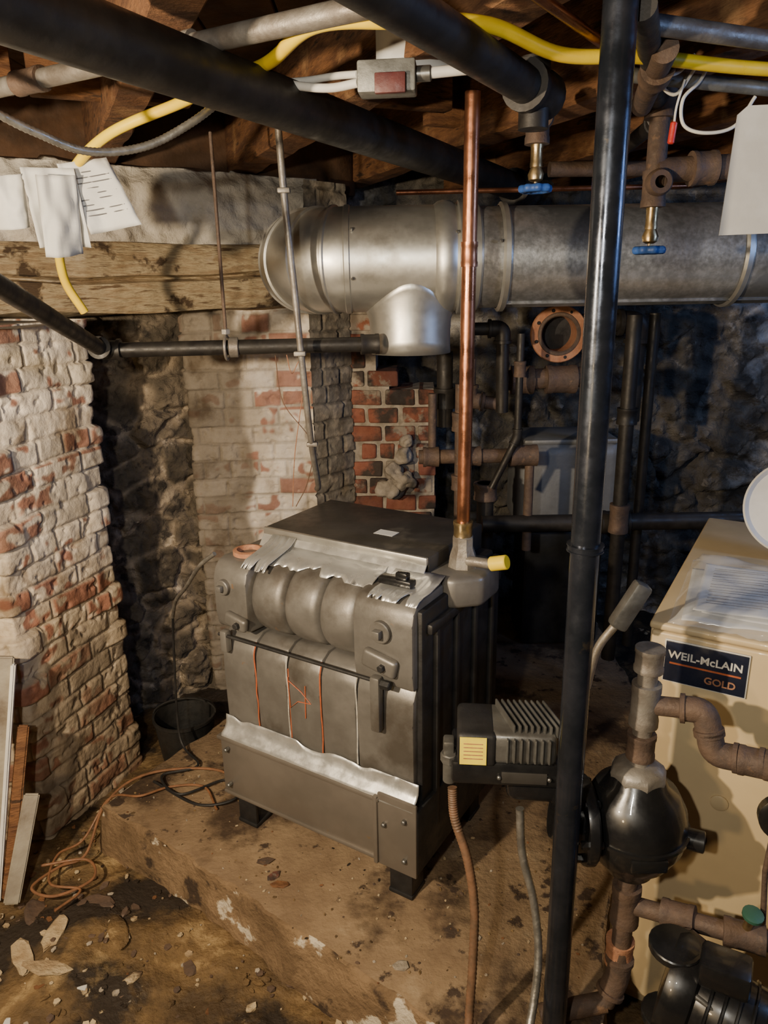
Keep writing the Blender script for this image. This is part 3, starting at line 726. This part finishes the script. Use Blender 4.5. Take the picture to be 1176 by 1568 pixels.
g.box("shell",(.72,2.90,.84),(.40,.3,.36),M_tank,bev=.05,seg=4)
g.box("lid",(.72,2.90,1.02),(.36,.27,.02),M_tank,bev=.008)
g.box("base",(.72,2.92,.40),(.32,.24,.50),M_castd,bev=.02)
g.done()

# ------------------------------------------------------------------ beige packaged boiler
MX=Matrix.Translation((.527,1.33,0))@Matrix.Rotation(math.radians(-31),4,'Z')
g=G("beige_boiler_cabinet",MX)
H_=.963
g.mm("carcass",(0.004,.006,.0),(.52,.75,H_-.012),M_beige,bev=.006)
g.mm("front_panel",(0,-.006,.03),(.524,.008,H_-.02),M_beige,bev=.008,seg=3)
g.mm("top_panel",(-.004,-.012,H_-.016),(.528,.756,H_),M_beige,bev=.006,seg=3)
g.mm("side_panel",(-.004,.01,.03),(.004,.74,H_-.02),M_beige,bev=.003)
for k,(x,z) in enumerate([(.13,.50),(.28,.50),(.16,.60)]):
    g.lathe("knockout_%d"%k,[(.017,0),(.017,.004),(.013,.006),(.001,.006)],(x,-.006,z),(0,-1,0),M_castd if k<2 else M_beige,n=24)
g.mm("badge_frame",(.028,-.0105,.842),(.180,-.0062,.932),M_wht,bev=.001)
g.mm("badge",(.0305,-.0125,.8445),(.1775,-.0100,.9295),M_dbl,bev=.001)
g.mm("badge_stripe",(.04,-.0135,.883),(.168,-.0125,.8865),M_org,bev=0)
def text(nm,s_,size,loc,m_):
    c=bpy.data.curves.new(nm,'FONT'); c.body=s_; c.size=size; c.extrude=.0006; c.offset=size*.02
    o=bpy.data.objects.new(nm,c); col.objects.link(o); bpy.context.view_layer.update()
    me=bpy.data.meshes.new_from_object(o.evaluated_get(bpy.context.evaluated_depsgraph_get())); bpy.data.objects.remove(o)
    me.transform(g.M@Matrix.Translation(loc)@Matrix.Rotation(math.pi/2,4,'X'))
    me.materials.clear(); me.materials.append(m_); ob=bpy.data.objects.new(nm,me); col.objects.link(ob); g.parts.append(ob)
text("badge_text","WEIL-McLAIN",.0222,(.0365,-.0135,.896),M_wht)
text("badge_subtext","GOLD",.020,(.105,-.0135,.857),M_orust)
g.done()
g=G("manual_packet",MX)
def sheet(nm,ox,oy,w,l,rz,dz,fn,m_,th=.0008):
    c_,s_=math.cos(math.radians(rz)),math.sin(math.radians(rz))
    g.grid(nm,(ox,oy,H_+dz),(w*c_,w*s_,0),(-l*s_,l*c_,0),30,30,fn,m_,thick=th)
for k,(ox,oy,w,l,rz,dz) in enumerate([(.05,.01,.23,.30,5,.006),(.08,.05,.22,.28,-7,.013),(.065,.04,.22,.28,3,.019)]):
    sheet("sheet_%d"%k,ox,oy,w,l,rz,dz,lambda q,a,b,k=k:.010*a*a+.006*math.sin(b*2.5+k)*a+.003*noise.noise(V((a*4,b*4,k))),M_paper)
sheet("plastic_sleeve",.03,-.02,.30,.38,2,.036,lambda q,a,b:.012*noise.noise(V((a*5,b*5,2)))+.006*abs(noise.noise(V((a*11,b*9,5))))-.028*(sst(.08-min(a,b,1-a,1-b),0,.08)),M_film,.0005)
c_,s_=math.cos(math.radians(3)),math.sin(math.radians(3))
for k in range(14):
    u_=.02; v_=.03+k*.017; L_=.17 if k%4 else .10
    lx=.065+(u_+L_/2)*c_-v_*s_; ly=.04+(u_+L_/2)*s_+v_*c_
    b_=v_/.28; zz=H_+.021+.004*.3+.006*math.sin(b_*2.5+2)*.5+.0035
    g.box("printed_line_%d"%k,(lx,ly,zz),(L_,.0025,.0008),M_pprt,rot=(0,-.05,math.radians(3)),bev=0)
g.done()
g=G("plastic_lid")
g.lathe("dish",[(.001,.006),(.06,.006),(.075,.0),(.098,.0),(.108,.010),(.112,.018),(.108,.022),(.098,.010),(.085,.010),(.001,.012)],(.965,1.66,1.085),(-.35,-.9,.25),M_wht,n=56,caps=False)
g.lathe("hub",[(.03,-.004),(.026,-.008),(.001,-.01)],(.965,1.66,1.085),(.35,.9,-.25),M_alu,n=30,caps=False)
g.done()

# ------------------------------------------------------------------ low water cutoff, switch head, piping
g=G("low_water_cutoff")
cx,cy,cz=.462,1.165,.625
g.lathe("float_chamber",[(.02,-.11),(.044,-.108),(.052,-.088),(.072,-.070),(.092,-.032),(.097,0),(.092,.038),(.076,.070),(.054,.090),(.048,.104),(.036,.114),(.02,.116)],(cx,cy,cz),(0,0,1),M_black,n=44)
g.lathe("chamber_rib",[(.094,-.004),(.101,-.003),(.101,.003),(.094,.004)],(cx,cy,cz),(0,0,1),M_black,n=44,caps=False)
g.lathe("body_flange",[(.05,0),(.080,.001),(.082,.006),(.082,.018),(.078,.022),(.05,.023)],(cx-.105,cy,cz+.005),(1,0,0),M_black,n=32)
g.cyl("neck",(cx-.15,cy+.01,cz+.02),(cx-.08,cy,cz+.005),.052,M_black,n=28)
for k in range(6):
    a_=k*math.pi/3; g.cyl("bolt_%d"%k,(cx-.118,cy+.068*math.cos(a_),cz+.005+.068*math.sin(a_)),(cx-.076,cy+.068*math.cos(a_),cz+.005+.068*math.sin(a_)),.008,M_black,n=6)
g.cyl("float_boss",(cx+.07,cy-.03,cz-.01),(cx+.115,cy-.05,cz-.01),.020,M_black)
g.lathe("top_boss",[(.05,0),(.052,.01),(.046,.022),(.034,.028),(.03,.03)],(cx,cy,cz+.098),(0,0,1),M_grpipe,n=8)
g.mm("cast_nameplate",(cx-.035,cy-.102,cz-.03),(cx+.03,cy-.090,cz-.005),M_black,bev=.003)
MS=Matrix.Translation((.228,1.255,.742))@Matrix.Rotation(math.radians(-6),4,'Z')
old=g.M; g.M=MS
g.box("switch_base",(0,0,-.035),(.205,.12,.05),M_black,bev=.008)
g.box("switch_cover",(.025,0,.018),(.14,.115,.066),M_alu,bev=.012,seg=3)
g.box("cover_black_end",(-.055,-.003,.016),(.075,.118,.072),M_castd,bev=.010,seg=3)
for k in range(9):
    g.box("fin_%d"%k,(.0+k*.0115,0,.054),(.0045,.10,.024),M_alu,bev=.002,rot=(0,0,math.radians(18)))
for k in range(7):
    g.box("front_fin_%d"%k,(.002+k*.013,-.060,.02),(.0045,.010,.05),M_alu,bev=.002)
g.box("yellow_label",(-.062,-.0635,.018),(.050,.002,.058),M_ylab,bev=0)
for k in range(5): g.box("label_text_%d"%k,(-.062,-.0648,.034-k*.008),(.036,.0006,.0018),M_orust,bev=0)
g.box("nameplate",(.035,-.062,-.038),(.085,.003,.024),M_jack,bev=.001)
for k,x in enumerate((-.012,.082)): g.cyl("nameplate_screw_%d"%k,(x,-.067,-.038),(x,-.06,-.038),.004,M_alu,n=8)
g.box("conduit_ear",(-.108,-.02,.0),(.022,.03,.03),M_alu,bev=.005)
g.cyl("conduit_lock_nut",(-.106,-.03,-.03),(-.106,-.03,-.01),.018,M_alu,n=8)
g.cyl("conduit_connector",(-.106,-.03,-.075),(-.106,-.03,-.028),.013,M_alu,n=16)
g.box("arm",(.06,-.005,-.085),(.11,.07,.06),M_black,bev=.02,seg=4)
g.M=old
tz=.74
g.run("riser",[(cx,cy,tz),(cx,cy,.985)],.0175,M_grpipe,elb=False)
g.coup("riser_cap",(cx,cy,.965),(0,0,1),.0185,M_grpipe,L=.045)
g.coup("riser_tee",(cx,cy,.875),(0,0,1),.0185,M_grpipe,L=.085)
g.coup("riser_union",(cx,cy,.79),(0,0,1),.0185,M_rust,L=.05)
g.run("equalizer",[(cx,cy,.875),(.552,1.125,.885),(.565,1.105,.812),(.66,1.045,.825),(.68,1.03,.60)],.0175,M_rust)
g.coup("union_a",(.62,1.07,.818),(.095,-.06,.01),.0185,M_rust,L=.05)
g.run("drop",[(cx,cy,.53),(cx-.005,cy-.01,.26),(cx-.03,cy-.02,.20)],.019,M_rust)
g.coup("drop_tee",(cx,cy,.43),(0,0,1),.02,M_rust,L=.09)
g.coup("drop_coupling",(cx-.003,cy,.31),(0,0,1),.02,M_orust,L=.06)
g.run("branch",[(cx,cy,.43),(.62,1.065,.46),(.75,1.005,.47)],.0175,M_rust,elb=False)
g.coup("branch_union",(.545,1.115,.447),(.16,-.1,.03),.019,M_rust,L=.06)
g.coup("branch_tee",(.64,1.055,.462),(.16,-.07,.01),.019,M_rust,L=.07)
g.run("floor_pipe",[(cx-.03,cy-.02,.20),(.30,1.14,.175)],.02,M_rust,elb=False)
g.cyl("valve_stem",(.64,1.055,.47),(.64,1.04,.525),.008,M_brass)
g.lathe("valve_wheel",[(.012,0),(.018,.002),(.018,.008),(.012,.010)],(.64,1.04,.52),(0,-.2,1),M_greenp,n=16)
g.box("conduit_body",(cx-.005,1.27,1.02),(.035,.03,.10),M_alu,rot=(0,math.radians(28),0),bev=.008)
g.sweep("conduit_body_whip",smooth([(cx-.03,1.27,.98),(cx-.06,1.27,.93),(cx-.075,1.27,.85)],8),.008,M_grpipe)
g.done()
cable("flexible_conduit",[(.124,1.225,.66),(.128,1.21,.60),(.152,1.19,.52),(.165,1.17,.42),(.160,1.14,.30),(.15,1.10,.19),(.145,1.0,.17),(.14,.9,.10)],.0095,M_brn,n=12,ridge=.12)
cable("flexible_conduit",[(.255,1.21,.62),(.262,1.20,.52),(.285,1.18,.42),(.29,1.14,.32),(.265,1.08,.22),(.22,1.0,.175),(.15,.9,.14)],.0085,M_bx,n=12,ridge=.08)
g=G("circulator_pump")
g.lathe("motor",[(.02,0),(.06,.002),(.07,.015),(.07,.13),(.062,.15),(.03,.158)],(.52,1.0,.40),(.55,-.35,-.1),M_black,n=32)
g.lathe("volute",[(.03,0),(.085,.004),(.092,.02),(.085,.05),(.06,.065),(.03,.07)],(.49,1.03,.405),(.55,-.35,-.1),M_black,n=32)
g.cyl("flange_top",(.50,1.02,.47),(.50,1.02,.485),.045,M_black)
g.cyl("flange_bottom",(.50,1.02,.31),(.50,1.02,.325),.045,M_black)
g.run("drop",[(.50,1.02,.31),(.50,1.02,.03)],.02,M_bpipe,elb=False)
g.sweep("strap",smooth([(.50,.96,.45),(.54,.93,.43),(.58,.91,.37),(.60,.92,.30)],6),.006,M_alu)
g.box("terminal_box",(.56,.96,.49),(.08,.06,.05),M_black,bev=.008,rot=(0,0,-.5))
for k in range(5):
    g.lathe("motor_rib_%d"%k,[(.069,0),(.074,.002),(.074,.005),(.069,.007)],V((.52,1.0,.40))+V((.55,-.35,-.1)).normalized()*(.03+k*.022),(.55,-.35,-.1),M_black,n=32,caps=False)
g.done()
g=G("pressure_gauge")
g.lathe("gauge",[(.03,0),(.038,.002),(.038,.02),(.03,.024)],(.655,1.03,.745),(-.3,-.9,.1),M_black,n=28)
g.cyl("stem",(.66,1.04,.70),(.66,1.04,.73),.007,M_brass)
g.sweep("tube",[(.66,1.05,.72),(.662,1.06,.60),(.67,1.055,.49)],.005,M_rust)
g.done()

# ------------------------------------------------------------------ paper, tag, small things
g=G("permit_papers")
def curl(k): return lambda q,a,b:.022*math.sin(a*3+k*1.3)*(.4+b)+.010*noise.noise(V((a*4,b*4,k*3)))
SH=[((-.735,1.66,1.845),(.10,.03,.0),(.005,.03,-.155)),((-.665,1.68,1.855),(.085,.05,.015),(.05,.02,-.135)),((-.81,1.64,1.825),(.075,.03,.01),(-.01,.02,-.10)),((-.70,1.65,1.83),(.07,.03,.0),(-.015,.03,-.155))]
for k,(o,u,v_) in enumerate(SH):
    g.grid("sheet_%d"%k,o,u,v_,14,16,curl(k),M_paper,thick=.001)
o,u,v_=[V(x) for x in SH[1]]; nn_=u.cross(v_).normalized()
for k in range(9):
    b=.15+k*.075; a0,a1=.12,(.88 if k%3 else .6); P_=[]
    for a in (a0,(a0+a1)/2,a1):
        h=.022*math.sin(a*3+1.3)*(.4+b)+.010*noise.noise(V((a*4,b*4,3)))
        P_.append(o+u*a+v_*b+nn_*h)
    g.sweep("text_line_%d"%k,P_,.0012,M_pprt,n=5)
g.done()
g=G("hang_tag",solo=True)
g.prism("hang_tag",[(.518,1.665),(.65,1.668),(.65,1.845),(.54,1.842),(.526,1.830)],'y',1.199,1.2005,M_wht,bev=0)
g=G("wire_pigtails")
g.sweep("white_wire_a",smooth([(.58,1.45,1.965),(.56,1.44,1.93),(.53,1.43,1.90),(.535,1.43,1.86),(.57,1.42,1.845),(.62,1.42,1.855),(.65,1.42,1.90)],8),.003,M_wht)
g.sweep("white_wire_b",smooth([(.50,1.45,1.965),(.51,1.44,1.95),(.49,1.44,1.93),(.52,1.44,1.91),(.55,1.44,1.95)],8),.003,M_wht)
g.sweep("white_wire_c",smooth([(.44,1.30,1.965),(.47,1.33,1.94),(.46,1.35,1.92),(.50,1.38,1.93),(.53,1.40,1.96)],8),.003,M_wht)
g.cyl("wire_nut",(.515,1.43,1.83),(.518,1.43,1.865),.006,M_redp)
g.sweep("wire_nut_lead",smooth([(.518,1.43,1.86),(.52,1.43,1.89),(.53,1.43,1.93)],6),.002,M_wht)
g.done()
g=G("plastic_bucket")
g.lathe("pail",[(.001,0),(.085,0),(.088,.005),(.105,.15),(.110,.155),(.110,.165),(.102,.165),(.082,.012),(.001,.01)],(-.72,2.30,-.0),(.0,0,1),M_rubber,n=36,caps=False)
g.sweep("bail",[(-.72+.11*math.cos(a_),2.30+.05*math.sin(a_),.165+.03*math.sin(a_)) for a_ in [i*math.pi/12 for i in range(13)]],.003,M_rubber,n=6)
g.done()
cable("extension_cord",[(-.66,2.10,.63),(-.675,2.12,.5),(-.68,2.10,.2),(-.60,2.0,.165),(-.70,1.95,.165),(-.62,1.86,.165),(-.50,1.93,.16),(-.45,1.84,.165),(-.56,1.82,.16),(-.72,1.93,.16)],.004,M_castd,n=8)
cable("extension_cord",[(-.44,1.86,.160),(-.52,1.97,.163),(-.68,1.98,.165),(-.79,1.93,.163),(-.85,1.85,.13),(-.87,1.74,.06),(-.93,1.70,.055),(-.97,1.62,.06),(-.90,1.60,.05),(-.82,1.66,.05),(-.86,1.72,.06),(-.98,1.70,.06)],.004,M_ocord,n=8)
cable("extension_cord",[(-.50,1.80,.158),(-.56,1.90,.160),(-.66,1.90,.162),(-.74,1.86,.162),(-.84,1.88,.14),(-.90,1.80,.06),(-.95,1.74,.06),(-.93,1.64,.055),(-.84,1.62,.05),(-.88,1.55,.05)],.0035,M_ocord,n=8)
g=G("leaning_planks")
def plank(nm,a,b,w,t,m_,roll=0):
    a=V(a);b=V(b);L=(b-a).length; z=(b-a).normalized(); fx=V((math.cos(roll),math.sin(roll),0)); fx=(fx-z*fx.dot(z)).normalized(); fy=z.cross(fx)
    M=Matrix((( fx.x,fy.x,z.x,(a.x+b.x)/2),(fx.y,fy.y,z.y,(a.y+b.y)/2),(fx.z,fy.z,z.z,(a.z+b.z)/2),(0,0,0,1)))
    bm=bmesh.new(); bmesh.ops.create_cube(bm,size=1); bmesh.ops.scale(bm,vec=(w,t,L),verts=bm.verts)
    bmesh.ops.bevel(bm,geom=list(bm.edges),offset=.004,segments=2,affect='EDGES'); bm.transform(M); g.add(nm,bm,m_,True,autos=True)
plank("plank_white",(-1.090,1.60,.04),(-1.022,1.765,.68),.07,.018,M_pane,.3)
plank("plank_white_edge",(-1.052,1.598,.04),(-.988,1.762,.66),.012,.024,M_wht,.3)
plank("plank_brown",(-1.032,1.605,.04),(-.985,1.75,.48),.03,.016,M_joist,.3)
plank("plank_grey",(-1.012,1.585,.04),(-.968,1.70,.30),.04,.012,M_pane,.5)
g.done()

def inpoly(x,y,P):
    c=False; n=len(P); j=n-1
    for i in range(n):
        if (P[i][1]>y)!=(P[j][1]>y) and x<(P[j][0]-P[i][0])*(y-P[i][1])/(P[j][1]-P[i][1])+P[i][0]: c=not c
        j=i
    return c
pierp=[(-1.6,1.86),(-1.0,1.82),(-.86,2.3),(-1.3,2.6)]
g=G("rubble_debris",solo=True)
bm=bmesh.new(); mats=[M_mort,M_br,M_timber,M_rust,M_joist,M_paper,M_floor]
lay=bm.loops.layers.float_color.new('tint')
def chip(x,y,z,s_,mi,fl=.45,L=1):
    r_=bmesh.ops.create_icosphere(bm,subdivisions=1 if s_<.02 else 2,radius=s_)
    rz=Matrix.Rotation(random.uniform(0,6.28),4,'Z')@Matrix.Rotation(random.uniform(-.25,.25),4,'X')
    fs=set()
    for v in r_['verts']:
        c=v.co.copy(); c*=1+random.uniform(-.28,.12); c.x*=L; c.z=max(-.6*s_,min(.6*s_,c.z*1.4))*fl
        v.co=rz@c+V((x,y,z+s_*fl*.5)); fs.update(v.link_faces)
    t=random.uniform(.45,1.0)
    for f in fs:
        f.material_index=mi
        for lp in f.loops: lp[lay]=(t,t,t,1)
for i in range(2200):
    x=random.uniform(-1.2,.5); y=random.uniform(.75,2.2)
    if inpoly(x,y,pierp): continue
    pd=inpoly(x,y,pad); z=.15 if pd else flh(V((x,y,0)))-.02
    s_=random.choice([.0015,.002,.003,.004]) if pd else random.choice([.003,.004,.006,.008,.011])
    if pd and random.random()<.3: continue
    chip(x,y,z,s_,random.choice([0,2,2,3,3,4,6,6,6,6,6]),L=random.choice([1,1,1.8]))
for x,y,s_,mi,L in [(-.42,1.27,.022,5,1),(-.50,1.18,.024,2,2.2),(-.63,1.38,.014,2,2.8),(-.78,1.25,.024,3,2.4),(-.86,1.5,.026,2,2.4),(-.70,1.50,.024,6,2.6),(-.92,1.44,.028,2,2.2),(-.78,1.60,.024,3,2),(-.18,1.05,.024,2,1.5),(-.5,1.42,.018,3,1.5),(-.35,1.15,.016,0,1.2),(-.95,1.58,.03,3,2),(-.84,1.40,.028,2,2.4),(-.28,1.12,.024,0,1.3),(-.74,1.36,.014,5,1.6),(-.88,1.28,.014,5,1.4)]:
    chip(x,y,flh(V((x,y,0)))-.020,s_,mi,.22,L)
for x,y,s_,mi,L in [(.02,1.28,.016,0,1.3),(-.30,1.55,.014,1,1.5),(-.33,1.60,.015,3,1.8),(-.28,1.52,.014,4,2),(.20,1.35,.010,0,1)]:
    chip(x,y,.15,s_,mi,.3,L)
g.add("rubble_debris",bm,None,mats=mats)

# ------------------------------------------------------------------ light
def area(nm,loc,tgt,size,pw,c):
    l=bpy.data.lights.new(nm,'AREA'); l.shape='DISK'; l.size=size; l.energy=pw; l.color=c
    o=bpy.data.objects.new(nm,l); col.objects.link(o); o.location=loc
    o.rotation_euler=(V(tgt)-V(loc)).to_track_quat('-Z','Y').to_euler(); return o
area("work_light",(-.98,.30,1.62),(-.30,2.2,1.1),.06,54,(1,.80,.55))
area("work_light_low",(-.75,-.1,1.2),(-.5,1.7,.3),.15,8,(1,.70,.36))
area("flash_light",(-.30,-.12,1.72),(-.1,2.0,1.15),.06,15,(1,.93,.80))
area("blue_back_fill",(1.75,2.5,1.9),(1.7,3.3,1.1),.3,3.0,(.28,.47,1))  # added blue fill imitating haze on the back wall, no real lamp
area("blue_side_fill",(1.9,.9,1.85),(.5,1.5,1.4),.35,11,(.30,.50,1))  # added fill giving the right side a blue cast, no window here
w=bpy.data.worlds.new("world"); bpy.context.scene.world=w; w.use_nodes=True
w.node_tree.nodes['Background'].inputs[0].default_value=(.85,.85,1,1); w.node_tree.nodes['Background'].inputs[1].default_value=.006
